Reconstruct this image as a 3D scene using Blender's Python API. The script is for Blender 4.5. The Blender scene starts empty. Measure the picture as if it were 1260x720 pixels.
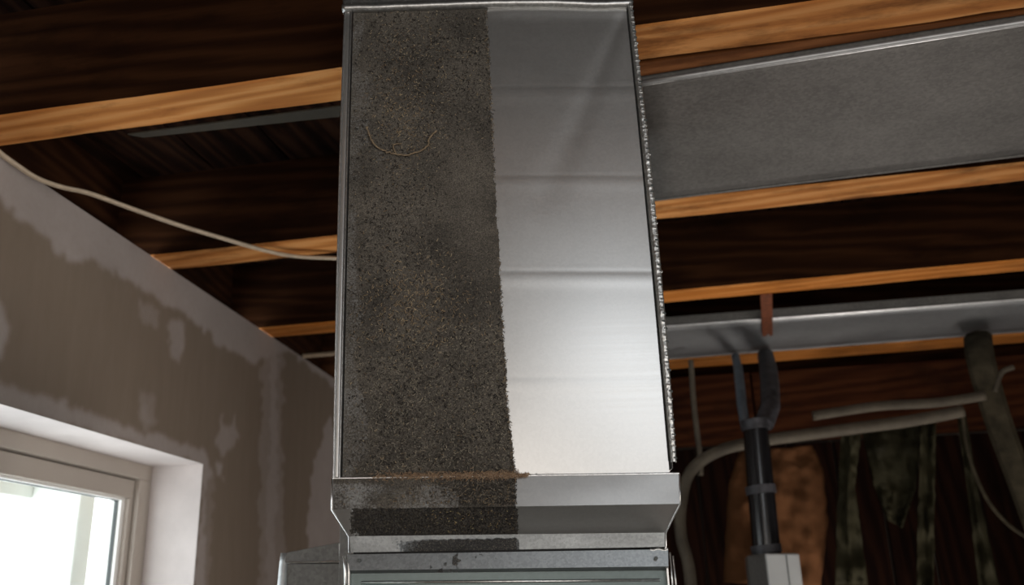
import bpy, bmesh, math, random
import numpy as np
from mathutils import Matrix, Vector, noise as mnoise

SC = bpy.context.scene
COL = SC.collection
rnd = random.Random(7)

# ------------------------------------------------------------------ camera
F, PITCH, ROLL = 1123.0, .331, -.032
CAM = np.array([0, 0, 1.55])
FW = np.array([0, math.cos(PITCH), math.sin(PITCH)])
_up = np.array([0, -math.sin(PITCH), math.cos(PITCH)])
_rt = np.array([1., 0, 0])
CX = _rt * math.cos(ROLL) + _up * math.sin(ROLL)
CU = _up * math.cos(ROLL) - _rt * math.sin(ROLL)
cd = bpy.data.cameras.new('camera')
cam = bpy.data.objects.new('camera', cd)
COL.objects.link(cam)
SC.camera = cam
cd.sensor_width = 36
cd.lens = F / 1260 * 36
cd.clip_start = .02
cam.matrix_world = Matrix(((CX[0], CU[0], -FW[0], CAM[0]), (CX[1], CU[1], -FW[1], CAM[1]),
                           (CX[2], CU[2], -FW[2], CAM[2]), (0, 0, 0, 1)))
cd.dof.use_dof = True
cd.dof.focus_distance = 1.16
cd.dof.aperture_fstop = 5.0

# ------------------------------------------------------------------ sky, lamps and added fill lights
w = bpy.data.worlds.new('overcast_sky')
SC.world = w
w.use_nodes = True
bg = w.node_tree.nodes['Background']
bg.inputs[0].default_value = (.93, .97, 1, 1)
bg.inputs[1].default_value = 4.5


def lamp(name, loc, target, sx, sy, power, col=(1, 1, 1)):
    d = bpy.data.lights.new(name, 'AREA')
    d.shape = 'RECTANGLE'
    d.size, d.size_y, d.energy, d.color = sx, sy, power, col
    o = bpy.data.objects.new(name, d)
    COL.objects.link(o)
    v = Vector(target) - Vector(loc)
    o.matrix_world = Matrix.Translation(loc) @ v.to_track_quat('-Z', 'Y').to_matrix().to_4x4()
    return o


lamp('work_lamp', (.45, -.62, 2.2), (.17, 1.1, 1.85), .26, .2, 2.9, (.90, .95, 1))
lamp('room_light', (1.6, -1.9, .9), (-.2, 2.2, 2.3), 1.8, 1.2, 40, (1, .93, .86))
lamp('rear_fill', (-.35, -2.3, 1.35), (-.8, 2.6, 2.1), 1.2, .9, 24, (1, .91, .83))  # unseen fill added behind the camera to lift the far left wall
lamp('side_fill', (1.25, 2.3, .75), (-.8, 2.75, 1.85), .8, .6, 20, (1, .92, .86))  # unseen fill added below the frame to brighten the left wall

SC.view_settings.view_transform = 'Standard'
SC.view_settings.look = 'None'
SC.view_settings.exposure = 0
SC.view_settings.gamma = 1
SC.view_settings.use_curve_mapping = False


# ------------------------------------------------------------------ geometry helpers
def ray(x, y):
    return (x - 630) / F * CX - (y - 360) / F * CU + FW


def on(x, y, P, n):
    """point of the plane (P, n) seen in direction x, y"""
    d = ray(x, y)
    n = np.array(n, float)
    return CAM + d * (((np.array(P) - CAM) @ n) / (d @ n))


def atz(x, y, z): return on(x, y, (0, 0, z), (0, 0, 1))
def aty(x, y, Y): return on(x, y, (0, Y, 0), (0, 1, 0))


def view_xy(P):
    v = np.asarray(P) - CAM
    return 630 + F * (v @ CX) / (v @ FW), 360 - F * (v @ CU) / (v @ FW)


def frame(origin, yaw, ydir=None):
    """x axis at -yaw from world X"""
    c, s = math.cos(yaw), math.sin(yaw)
    return Matrix(((c, s, 0, origin[0]), (-s, c, 0, origin[1]), (0, 0, 1, origin[2]), (0, 0, 0, 1)))


WM = {}


def put(o, M=None, parent=None):
    if M is None:
        M = WM[parent.name] if parent is not None else Matrix.Identity(4)
    WM[o.name] = M
    if parent is not None:
        o.parent = parent
        o.matrix_local = WM[parent.name].inverted() @ M
    else:
        o.matrix_world = M


def tag(o, label=None, cat=None, group=None, kind=None):
    if label: o['label'] = label
    if cat: o['category'] = cat
    if group: o['group'] = group
    if kind: o['kind'] = kind
    return o


def thing(name, M, label=None, cat=None, group=None, kind=None):
    o = bpy.data.objects.new(name, None)
    o.empty_display_size = .05
    COL.objects.link(o)
    if not isinstance(M, Matrix): M = Matrix.Translation(M)
    put(o, M)
    return tag(o, label, cat, group, kind)


class MB:
    def __init__(s):
        s.v, s.f, s.mi = [], [], []

    def poly(s, pts, faces, mi=0):
        k = len(s.v)
        s.v += [tuple(p) for p in pts]
        s.f += [tuple(k + i for i in f) for f in faces]
        s.mi += [mi] * len(faces)
        return s

    def box(s, x0, x1, y0, y1, z0, z1, M=None, mi=0):
        p = [Vector((x, y, z)) for z in (z0, z1) for y in (y0, y1) for x in (x0, x1)]
        if M is not None: p = [M @ q for q in p]
        return s.poly(p, [(0, 2, 3, 1), (4, 5, 7, 6), (0, 1, 5, 4), (2, 6, 7, 3), (0, 4, 6, 2), (1, 3, 7, 5)], mi)

    def hexa(s, lo, hi, mi=0):
        """lo, hi: four points each, in order round"""
        p = list(lo) + list(hi)
        return s.poly(p, [(3, 2, 1, 0), (4, 5, 6, 7)] + [(i, (i + 1) % 4, 4 + (i + 1) % 4, 4 + i) for i in range(4)], mi)

    def grid(s, P, mi=0, closed=False):
        """P[r][c] points"""
        R, Cn = len(P), len(P[0])
        k = len(s.v)
        for r in P: s.v += [tuple(q) for q in r]
        for r in range(R - 1):
            for c in range(Cn if closed else Cn - 1):
                d = (c + 1) % Cn
                s.f.append((k + r * Cn + c, k + r * Cn + d, k + (r + 1) * Cn + d, k + (r + 1) * Cn + c))
                s.mi.append(mi)
        return s

    def tube(s, pts, r, n=12, mi=0, flat=1.0, cap=True):
        pts = [Vector(p) for p in pts]
        rs = r if isinstance(r, (list, tuple)) else [r] * len(pts)
        rings = []
        prev = None
        for i, p in enumerate(pts):
            t = (pts[min(i + 1, len(pts) - 1)] - pts[max(i - 1, 0)]).normalized()
            if prev is None:
                a = t.cross(Vector((0, 0, 1)))
                if a.length < .1: a = t.cross(Vector((0, 1, 0)))
            else:
                a = prev - t * prev.dot(t)
            a.normalize()
            prev = a
            b = t.cross(a)
            rings.append([p + a * (math.cos(q) * rs[i]) + b * (math.sin(q) * rs[i] * flat)
                          for q in [2 * math.pi * j / n for j in range(n)]])
        k = len(s.v)
        s.grid(rings, mi, True)
        if cap:
            s.f.append(tuple(k + j for j in range(n))[::-1]); s.mi.append(mi)
            m = k + (len(rings) - 1) * n
            s.f.append(tuple(m + j for j in range(n))); s.mi.append(mi)
        return s

    def build(s, name, mat, parent=None, M=None, smooth=False, bevel=0, seg=2, attrs=None, thick=0, label=None, kind=None):
        if M is None:
            M = WM[parent.name] if parent is not None else Matrix.Identity(4)
        inv = np.array(M.inverted())
        V = np.array(s.v, float)
        V = V @ inv[:3, :3].T + inv[:3, 3]
        me = bpy.data.meshes.new(name)
        me.from_pydata([tuple(q) for q in V], [], s.f)
        mats = mat if isinstance(mat, (list, tuple)) else [mat]
        for m in mats: me.materials.append(m)
        if len(mats) > 1: me.polygons.foreach_set('material_index', s.mi)
        if attrs:
            for an, vals in attrs.items():
                vals = np.asarray(vals, np.float32)
                if vals.ndim == 1:
                    a = me.attributes.new(an, 'FLOAT', 'POINT')
                    a.data.foreach_set('value', vals)
                else:
                    a = me.attributes.new(an, 'FLOAT_COLOR', 'POINT')
                    a.data.foreach_set('color', vals.ravel())
        bm = bmesh.new()
        bm.from_mesh(me)
        if not attrs: bmesh.ops.recalc_face_normals(bm, faces=bm.faces)
        if bevel:
            ed = [e for e in bm.edges if len(e.link_faces) == 2 and e.calc_face_angle() > .5]
            bmesh.ops.bevel(bm, geom=ed, offset=bevel, segments=seg, affect='EDGES', profile=.5, clamp_overlap=True)
        if smooth:
            for f in bm.faces: f.smooth = True
        bm.to_mesh(me)
        bm.free()
        o = bpy.data.objects.new(name, me)
        COL.objects.link(o)
        put(o, M, parent)
        if smooth == 'auto':
            me.set_sharp_from_angle(angle=.6)
        if thick:
            md = o.modifiers.new('thickness', 'SOLIDIFY')
            md.thickness = thick
            md.offset = -1
        if label: o['label'] = label
        if kind: o['kind'] = kind
        return o


def spline(pts, n=8):
    pts = [Vector(p) for p in pts]
    out = []
    for i in range(len(pts) - 1):
        p0, p1, p2, p3 = pts[max(i - 1, 0)], pts[i], pts[i + 1], pts[min(i + 2, len(pts) - 1)]
        for k in range(n):
            t = k / n
            out.append(.5 * ((2 * p1) + (p2 - p0) * t + (2 * p0 - 5 * p1 + 4 * p2 - p3) * t * t + (3 * p1 - p0 - 3 * p2 + p3) * t ** 3))
    out.append(pts[-1])
    return out


def nz(x, y, z=0.0, octv=3):
    return mnoise.fractal(Vector((x, y, z)), .8, 2.0, octv)


# ------------------------------------------------------------------ materials
class NT:
    def __init__(s, name):
        s.m = bpy.data.materials.new(name)
        s.m.use_nodes = True
        s.t = s.m.node_tree
        s.b = s.t.nodes['Principled BSDF']
        s.out = s.t.nodes['Material Output']

    def n(s, typ, **kw):
        o = s.t.nodes.new(typ)
        for k, v in kw.items():
            if k.startswith('_'):
                setattr(o, k[1:], v)
            else:
                o.inputs[k.replace('_', ' ')].default_value = v
        return o

    def l(s, a, b): s.t.links.new(a, b)

    def coords(s, scale=(1, 1, 1)):
        tc = s.n('ShaderNodeTexCoord')
        mp = s.n('ShaderNodeMapping')
        mp.inputs['Scale'].default_value = scale
        s.l(tc.outputs['Object'], mp.inputs[0])
        return mp.outputs[0]

    def noise(s, co, scale, detail=4, rough=.6, dist=0):
        o = s.n('ShaderNodeTexNoise', Scale=scale, Detail=detail, Roughness=rough, Distortion=dist)
        s.l(co, o.inputs['Vector'])
        return o.outputs[0]

    def ramp(s, fac, stops, interp='LINEAR'):
        o = s.n('ShaderNodeValToRGB')
        o.color_ramp.interpolation = interp
        e = o.color_ramp.elements
        while len(e) < len(stops): e.new(.5)
        for i, (p, c) in enumerate(stops):
            e[i].position = p
            e[i].color = (*c, 1) if isinstance(c, (tuple, list)) else (c, c, c, 1)
        s.l(fac, o.inputs[0])
        return o.outputs[0]

    def mix(s, f, a, b, mode='MIX'):
        o = s.n('ShaderNodeMix', _data_type='RGBA', _blend_type=mode)
        for sock, v in ((o.inputs[0], f), (o.inputs[6], a), (o.inputs[7], b)):
            if isinstance(v, bpy.types.NodeSocket): s.l(v, sock)
            elif isinstance(v, (int, float)) and sock != o.inputs[0]: sock.default_value = (v, v, v, 1)
            elif isinstance(v, tuple): sock.default_value = (*v, 1)
            else: sock.default_value = v
        return o.outputs[2]

    def math(s, op, a, b=None, clamp=False):
        o = s.n('ShaderNodeMath', _operation=op, _use_clamp=clamp)
        for i, v in enumerate((a, b)):
            if v is None: continue
            if isinstance(v, bpy.types.NodeSocket): s.l(v, o.inputs[i])
            else: o.inputs[i].default_value = v
        return o.outputs[0]

    def set(s, **kw):
        for k, v in kw.items():
            sk = s.b.inputs[k.replace('_', ' ')]
            if isinstance(v, bpy.types.NodeSocket): s.l(v, sk)
            elif isinstance(v, tuple): sk.default_value = (*v, 1)
            else: sk.default_value = v
        return s

    def bump(s, h, strength=.3, dist=.001):
        o = s.n('ShaderNodeBump', Strength=strength, Distance=dist)
        s.l(h, o.inputs['Height'])
        s.l(o.outputs[0], s.b.inputs['Normal'])


def attr(t, name):
    o = t.n('ShaderNodeAttribute', _attribute_name=name)
    return o


def m_plain(name, col, rough=.6, metal=0, var=.15, scale=30, bump=.15, spec=.5):
    t = NT(name)
    t.b.inputs['Specular IOR Level'].default_value = spec
    co = t.coords()
    n = t.noise(co, scale)
    t.set(Base_Color=t.ramp(n, [(.3, tuple(c * (1 - var) for c in col)), (.7, tuple(min(1, c * (1 + var)) for c in col))]),
          Roughness=rough, Metallic=metal)
    if bump: t.bump(t.noise(co, scale * 6), bump, .001)
    return t.m


def m_galv(name, col=(.54, .54, .53), rough=.37, var=.05, spangle=380, dirty=False, metal=.92, dust=(.050, .045, .038)):
    """zinc coated steel, optionally with a layer of dust where the point attribute 'dirt' says so"""
    t = NT(name)
    co = t.coords()
    vo = t.n('ShaderNodeTexVoronoi', Scale=spangle)
    t.l(co, vo.inputs['Vector'])
    sp = t.n('ShaderNodeSeparateColor')
    t.l(vo.outputs['Color'], sp.inputs[0])
    lo = t.noise(co, 7, 5, .65)
    f = t.math('ADD', t.math('MULTIPLY', sp.outputs[0], .35), t.math('MULTIPLY', lo, .8))
    base = t.ramp(f, [(.25, tuple(c * (1 - var) for c in col)), (.85, tuple(c * (1 + var) for c in col))])
    brushed = t.noise(t.coords((3, 3, 500)), 1, 3)
    r = t.math('ADD', t.math('ADD', rough - .05, t.math('MULTIPLY', f, .05)), t.math('MULTIPLY', brushed, .04))
    fine = t.noise(co, 900, 3, .7)
    if dirty:
        d = attr(t, 'dirt').outputs['Fac']
        clump = t.noise(co, 420, 5, .75)
        big = t.noise(co, 26, 4, .6)
        v = t.math('ADD', t.math('MULTIPLY', d, 2.0), t.math('MULTIPLY', clump, -1.25))
        v = t.math('ADD', v, t.math('MULTIPLY', t.math('SUBTRACT', big, .5), .5))
        mask = t.math('MULTIPLY', t.math('MULTIPLY', t.math('SUBTRACT', v, .0), 3.0, True), t.math('MULTIPLY', d, 9.0, True), True)
        grains = t.noise(co, 650, 2, .8, .6)
        dk = t.ramp(grains, [(.40, dust), (.56, tuple(c * 2.3 for c in dust)), (.68, (.17, .15, .12)), (.85, (.27, .235, .18))])
        shade = t.ramp(t.noise(co, 11, 4, .65), [(.32, .55), (.66, 1.35)])
        base = t.mix(mask, base, t.mix(1.0, dk, shade, 'MULTIPLY'))
        r = t.mix(mask, r, .95)
        t.set(Metallic=t.math('SUBTRACT', metal, t.math('MULTIPLY', mask, metal)))
        h = t.math('ADD', t.math('MULTIPLY', fine, .012), t.math('MULTIPLY', t.math('MULTIPLY', mask, t.math('ADD', grains, clump)), 1.2))
        t.bump(h, .8, .0016)
    else:
        t.set(Metallic=metal)
        t.bump(fine, .12, .0006)
    t.set(Base_Color=base, Roughness=r)
    return t.m


def m_wood(name, a, b, c, dirt=.0, rough=.7, scale=1.0, spec=.2, knots=False):
    """grain runs along the object's x axis"""
    t = NT(name)
    oi = t.n('ShaderNodeObjectInfo')
    tc = t.n('ShaderNodeTexCoord')
    mp = t.n('ShaderNodeMapping')
    t.l(tc.outputs['Object'], mp.inputs[0])
    ofs = t.n('ShaderNodeVectorMath', _operation='SCALE')
    ofs.inputs[0].default_value = (7, 3, 5)
    t.l(oi.outputs['Random'], ofs.inputs['Scale'])
    t.l(ofs.outputs[0], mp.inputs['Location'])
    mp.inputs['Scale'].default_value = (1.3 * scale, 14 * scale, 14 * scale)
    wv = t.n('ShaderNodeTexWave', Scale=1.1, Distortion=7, Detail=3, _bands_direction='DIAGONAL')
    wv.inputs['Detail Scale'].default_value = 1.2
    t.l(mp.outputs[0], wv.inputs['Vector'])
    mp2 = t.n('ShaderNodeMapping')
    t.l(mp.outputs[0], mp2.inputs[0])
    mp2.inputs['Scale'].default_value = (1.5, 9, 9)
    fib = t.noise(mp2.outputs[0], 3, 6, .7)
    f = t.math('ADD', t.math('MULTIPLY', wv.outputs[0], .5), t.math('MULTIPLY', fib, .5))
    base = t.ramp(f, [(.2, a), (.5, b), (.8, c)])
    if dirt:
        mp3 = t.n('ShaderNodeMapping')
        t.l(mp.outputs[0], mp3.inputs[0])
        mp3.inputs['Scale'].default_value = (1.2, .35, .35)
        dn = t.noise(mp3.outputs[0], 2.2, 6, .7)
        base = t.mix(t.ramp(dn, [(.5, 0), (.66, dirt)]), base, tuple(q * .25 for q in a))
    if knots:
        mk = t.n('ShaderNodeMapping')
        t.l(tc.outputs['Object'], mk.inputs[0])
        t.l(ofs.outputs[0], mk.inputs['Location'])
        mk.inputs['Scale'].default_value = (3.2, 8, 8)
        vk = t.n('ShaderNodeTexVoronoi', Scale=1.0)
        t.l(mk.outputs[0], vk.inputs['Vector'])
        base = t.mix(t.ramp(vk.outputs['Distance'], [(.10, .8), (.19, 0)]), base, (.10, .035, .012))
    t.set(Base_Color=base, Roughness=rough)
    t.b.inputs['Specular IOR Level'].default_value = spec
    t.bump(f, .35, .002)
    return t.m


MG = m_galv('galvanized_steel')
MGB = m_galv('galvanized_steel_with_shaded_dust', dirty=True, dust=(.010, .009, .0075))  # dust on the down-facing taper, its shade darkened into the colour
MGD = m_galv('galvanized_steel_with_dust', dirty=True)
MGS = m_galv('galvanized_steel_spangled', (.30, .32, .33), .42, .22, 420, dirty=True, dust=(.022, .022, .022))
MGT = m_galv('galvanized_steel_trunk', (.125, .12, .113), .6, .3, 200, metal=.5)
MGL = m_galv('galvanized_steel_pale', (.36, .37, .375), .5, .12, 90, metal=.7)
MEDGE = m_galv('bright_steel_edge', (.62, .63, .63), .3, .25, 300)
MFL = m_galv('rolled_flange_steel', (.42, .425, .42), .4, .25, 300)
MSEAM = m_galv('hammered_seam_steel', (.5, .51, .5), .42, .2, 500)
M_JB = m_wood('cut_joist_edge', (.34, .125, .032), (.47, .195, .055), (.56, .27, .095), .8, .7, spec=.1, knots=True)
M_JS = m_wood('aged_shaded_joist_side', (.014, .005, .002), (.022, .008, .003), (.034, .013, .005), .6, .95, spec=.05)  # old dark wood, blackened further to hold the shade of the bays
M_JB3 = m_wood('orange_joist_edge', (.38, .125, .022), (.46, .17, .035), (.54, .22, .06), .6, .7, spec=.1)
M_SUB = m_wood('dark_shaded_subfloor', (.006, .003, .002), (.012, .005, .003), (.02, .009, .005), .8, .95, spec=.03)  # old wood made near black, standing in for the unlit joist bays
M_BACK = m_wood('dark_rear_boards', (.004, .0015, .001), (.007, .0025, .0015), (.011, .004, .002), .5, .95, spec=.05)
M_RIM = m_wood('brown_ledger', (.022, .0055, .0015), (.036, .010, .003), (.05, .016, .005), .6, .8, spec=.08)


def m_drywall():
    t = NT('drywall_and_joint_compound')
    co = t.coords()
    k = attr(t, 'compound').outputs['Fac']
    n1 = t.noise(co, 6, 5, .6)
    n2 = t.noise(t.coords((6, 6, 1.2)), 5, 4, .6)
    n3 = t.noise(co, 70, 3)
    paper = t.ramp(n2, [(.3, (.20, .157, .118)), (.7, (.22, .175, .135))])
    comp = t.ramp(n1, [(.3, (.33, .29, .27)), (.7, (.39, .345, .325))])
    v = t.math('ADD', k, t.math('MULTIPLY', t.math('SUBTRACT', n3, .5), .35))
    mask = t.math('MULTIPLY', t.math('SUBTRACT', v, .02), 1.05, True)
    t.set(Base_Color=t.mix(t.math('MULTIPLY', mask, t.math('MULTIPLY', k, 30, True)), paper, comp), Roughness=.9)
    t.bump(t.math('ADD', t.math('MULTIPLY', mask, .8), t.math('MULTIPLY', n3, .3)), .25, .0015)
    return t.m


M_DRY = m_drywall()
M_REV = m_plain('painted_reveal', (.60, .55, .535), .85, 0, .08, 9, .1)
M_VINYL = m_plain('beige_window_frame', (.40, .355, .31), .5, 0, .03, 5, .02)
M_VWHITE = m_plain('white_glazing_bead', (.8, .8, .78), .4, 0, .02, 5, 0)
M_GASK = m_plain('dark_gasket', (.06, .07, .07), .6, 0, .1, 20, 0)
M_CONC = m_plain('concrete_floor', (.36, .34, .32), .85, 0, .25, 4, .3)
M_FRONT = m_plain('plastered_wall', (.42, .40, .375), .9, 0, .1, 3, .1)
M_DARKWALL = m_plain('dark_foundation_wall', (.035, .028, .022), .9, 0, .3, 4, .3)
M_GAP = m_plain('gap_shade_black', (.008, .008, .008), .8, 0, .1, 20, 0)  # black colour standing in for the shade inside open gaps
M_RUST = m_plain('rusty_strap', (.15, .045, .018), .75, .3, .5, 90, .4)
M_CABLE = m_plain('beige_cable_jacket', (.42, .34, .25), .45, 0, .12, 60, .1)
M_BLACK = m_plain('black_gloss_pipe', (.006, .006, .007), .22, 0, .3, 30, .05)
M_BLACKM = m_plain('mottled_dark_pipe', (.03, .03, .035), .6, .2, .8, 40, .4)
M_BLUE = m_plain('blue_grey_pipe', (.10, .13, .16), .45, .5, .3, 20, .1)
M_HOSE = m_plain('grey_hose', (.062, .052, .038), .7, 0, .35, 14, .3, spec=.2)
M_POST = m_plain('olive_grey_post', (.036, .030, .019), .85, 0, .5, 18, .4, spec=.1)
M_KRAFT = m_plain('kraft_paper_facing', (.072, .031, .013), .9, 0, .3, 9, .4, spec=.05)
M_POLY = m_plain('grimy_plastic_sheet', (.018, .016, .008), .8, 0, .5, 7, .3, spec=.1)
M_BOX = m_plain('painted_grey_box', (.32, .33, .33), .5, .3, .06, 12, .05)
M_TRIM = m_plain('white_exterior_trim', (.86, .90, .86), .7, 0, .08, 6, .1)

m = NT('window_glass')
tr = m.n('ShaderNodeBsdfTransparent')
tr.inputs[0].default_value = (.97, .985, .98, 1)
gl = m.n('ShaderNodeBsdfGlossy')
gl.inputs['Roughness'].default_value = .02
mx = m.n('ShaderNodeMixShader')
mx.inputs[0].default_value = .06
m.l(tr.outputs[0], mx.inputs[1]); m.l(gl.outputs[0], mx.inputs[2]); m.l(mx.outputs[0], m.out.inputs[0])
M_GLASS = m.m

t = NT('dust_chips')
ca = attr(t, 'tint')
t.set(Base_Color=ca.outputs['Color'], Roughness=.85)
M_CHIP = t.m

# ------------------------------------------------------------------ the room
ZJ = 2.35                                      # underside of the joists
ZS = 2.56                                      # underside of the subfloor
YJ = .185
JF = frame((0, 0, 0), YJ)                      # joist frame: x along the joists, y away from the camera
A0 = np.array([-.917, 1.469, 0])
WY = .1485
dwx, dwy = math.sin(WY), math.cos(WY)
WF = Matrix(((dwx, -dwy, 0, A0[0]), (dwy, dwx, 0, A0[1]), (0, 0, 1, 0), (0, 0, 0, 1)))   # x along the wall, y outwards
WN = (dwy, -dwx, 0)


def loc(M, P):
    return np.array(M.inverted() @ Vector(P))


def onwall(x, y, t=0.0):
    return loc(WF, on(x, y, np.array(WF @ Vector((0, t, 0))), WN))


# left wall: a tensor grid with the window left open
sL, sR, zB, zT = -.75, .849, .95, 1.9125
ss = [-4, -2.5, -1.5] + list(np.linspace(sL, -.06, 6)) + list(np.arange(-.055, sR - .004, .006)) + [sR] + list(np.arange(sR + .006, 2.0, .006)) + [2.2]
zs = [0, .5, zB, 1.2, 1.4] + list(np.arange(1.55, zT - .003, .006)) + [zT] + list(np.arange(zT + .006, ZJ - .002, .006)) + [ZJ]
ss, zs = np.array(ss), np.array(zs)
S, Z = np.meshgrid(ss, zs)
W3 = np.array(WF)
PW = np.stack([S, np.zeros_like(S), Z], -1) @ W3[:3, :3].T + W3[:3, 3]
v = PW - CAM
dep = np.maximum(v @ FW, .05)
PX, PY = 630 + F * (v @ CX) / dep, 360 - F * (v @ CU) / dep
ok = (v @ FW) > .3


def inpoly(x, y, poly):
    r = np.zeros(x.shape, bool)
    n = len(poly)
    for i in range(n):
        (x1, y1), (x2, y2) = poly[i], poly[(i + 1) % n]
        if y1 == y2: continue
        r ^= ((y1 > y) != (y2 > y)) & (x < (x2 - x1) * (y - y1) / (y2 - y1) + x1)
    return r


rg = np.random.default_rng(3)


def vnoise(shape, x, y, sc, seed=0):
    """smooth value noise"""
    g = np.random.default_rng(seed).random((257, 257))
    a, b = (x / sc) % 256, (y / sc) % 256
    i, j = a.astype(int), b.astype(int)
    u, w_ = a - i, b - j
    u, w_ = u * u * (3 - 2 * u), w_ * w_ * (3 - 2 * w_)
    return (g[i, j] * (1 - u) * (1 - w_) + g[i + 1, j] * u * (1 - w_) + g[i, j + 1] * (1 - u) * w_ + g[i + 1, j + 1] * u * w_)


jx = PX + (vnoise(None, PX + 3000, PY + 3000, 9, 1) - .5) * 9 + (vnoise(None, PX + 3000, PY + 3000, 3.5, 2) - .5) * 3
jy = PY + (vnoise(None, PX + 3000, PY + 3000, 9, 3) - .5) * 9 + (vnoise(None, PX + 3000, PY + 3000, 3.5, 4) - .5) * 3
comp = np.zeros(PX.shape)
patches = [
    (.95, [(-60, 100), (0, 180), (420, 462), (420, 482), (400, 468), (352, 432), (330, 436), (312, 446), (290, 437), (266, 424), (258, 410), (240, 396), (200, 371),
           (160, 345), (126, 322), (85, 320), (70, 312), (60, 296), (50, 284), (30, 276), (15, 257), (0, 243), (-60, 200)]),
    (.5, [(322, 430), (350, 430), (349, 520), (348, 740), (317, 740), (321, 560)]),
    (.85, [(334, 430), (343, 430), (342, 560), (338, 740), (326, 740), (331, 560)]),
    (.75, [(120, 320), (134, 326), (142, 338), (130, 336)]),
    (.5, [(170, 368), (182, 372), (196, 384), (197, 398), (190, 404), (176, 396)]),
    (.75, [(209, 392), (228, 396), (227, 420), (218, 446), (210, 438), (207, 410)]),
    (.7, [(270, 512), (280, 522), (288, 512), (290, 535), (282, 556), (274, 560), (268, 545)]),
    (.9, [(268, 568), (277, 570), (272, 592)]),
    (.4, [(172, 478), (190, 484), (192, 520), (184, 530), (170, 520)]),
    (.6, [(176, 500), (184, 502), (180, 526), (172, 518)]),
    (.9, [(-40, 360), (6, 372), (11, 395), (8, 420), (3, 440), (-40, 440)]),
    (.95, [(378, 760), (379, 600), (384, 566), (397, 556), (399, 515), (408, 512), (411, 540), (440, 540), (440, 760)]),
    (.95, [(-80, 430), (0, 470), (252, 556), (262, 575), (252, 600), (250, 740), (236, 740), (249, 571), (0, 499), (-80, 470)]),
    (.35, [(252, 575), (264, 580), (262, 640), (258, 740), (244, 740), (249, 600)]),
]
for val, pg in patches:
    comp = np.maximum(comp, np.where(inpoly(jx, jy, pg) & ok, val, 0))
# beyond the view the joints go on in the same way
comp = np.maximum(comp, np.where((Z > 2.26) & ((S < -.02) | (S > 1.9)), .95, 0))
comp = np.maximum(comp, np.where((S > -.85) & (S < .87) & (Z > .85) & (Z < 1.95) & ~ok, .9, 0))
for it in range(2):
    q = comp.copy()
    q[1:-1, 1:-1] = (comp[1:-1, 1:-1] * 2 + comp[:-2, 1:-1] + comp[2:, 1:-1] + comp[1:-1, :-2] + comp[1:-1, 2:]) / 6
    comp = q
nS = len(ss)
b = MB()
b.v = [tuple(q) for q in PW.reshape(-1, 3)]
for r in range(len(zs) - 1):
    for c in range(nS - 1):
        if ss[c] >= sL - 1e-6 and ss[c + 1] <= sR + 1e-6 and zs[r] >= zB - 1e-6 and zs[r + 1] <= zT + 1e-6: continue
        b.f.append((r * nS + c, (r + 1) * nS + c, (r + 1) * nS + c + 1, r * nS + c + 1))
b.mi = [0] * len(b.f)
wall_left = b.build('wall_left', M_DRY, None, WF, smooth=True, attrs={'compound': comp.ravel()})
tag(wall_left, kind='structure')

# window in its deep reveal (wall frame: x along, y outwards, z up)
T = .165
p = loc(WF, on(186, 574, (0, 0, zT), (0, 0, 1)))
T = float(p[1])
win = thing('window_1', WF @ Matrix.Translation((sR, 0, zB)), kind='structure')
win['label'] = 'window with beige frame set deep in the taped drywall'


def ring(name, mat, x0, x1, z0, z1, y0, y1, wl, wr, wt, wb, bevel=.002, parent=win):
    """a rectangular surround: outer size, depth range and member widths"""
    g = MB()
    g.box(x0, x1, y0, y1, z1 - wt, z1, WF)
    g.box(x0, x1, y0, y1, z0, z0 + wb, WF)
    g.box(x0, x0 + wl, y0, y1, z0 + wb, z1 - wt, WF)
    g.box(x1 - wr, x1, y0, y1, z0 + wb, z1 - wt, WF)
    return g.build(name, mat, parent, bevel=bevel)


g = MB()
e = .012
g.box(sL - e, sR + e, .001, T + .02, zT, zT + e, WF)
g.build('reveal_head', M_REV, win, bevel=.001)
MB().box(sR, sR + e, .001, T + .02, zB, zT, WF).build('reveal_jamb', M_REV, win, bevel=.001)
MB().box(sL - e, sL, .001, T + .02, zB, zT, WF).build('reveal_jamb', M_REV, win, bevel=.001)
MB().box(sL - e, sR + e, .001, T + .02, zB - e, zB, WF).build('sill', M_REV, win, bevel=.001)
pf = onwall(173, 590, T)
fr_w = sR - pf[0]
fh = zT - onwall(161.5, 587, T)[2]
ring('window_frame', M_VINYL, sL, sR, zB, zT, T, T + .07, fr_w, fr_w, fh, fh)
pg_ = onwall(159.3, 613, T + .012)
xg, zg = float(pg_[0]), float(pg_[2])
sx1, sz1 = sR - fr_w - .003, zT - fh - .003
sx0, sz0 = sL + fr_w + .003, zB + fh + .003
ring('sash', M_VINYL, sx0, sx1, sz0, sz1, T + .012, T + .06, sx1 - xg, sx1 - xg, sz1 - zg, sz1 - zg)
bw = .016
ring('glazing_bead', M_VWHITE, sx0 + sx1 - xg, xg, sz0 + sz1 - zg, zg, T + .022, T + .05, bw, bw, .006, .006, .001)
ring('gasket', M_GASK, sx0 + sx1 - xg + bw, xg - bw, sz0 + sz1 - zg + .006, zg - .006, T + .03, T + .04, .0018, .0018, .0015, .0015, 0)
MB().box(sx0 + sx1 - xg + bw, xg - bw, T + .034, T + .038, sz0 + sz1 - zg, zg - .006, WF).build('pane', M_GLASS, win)

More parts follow.
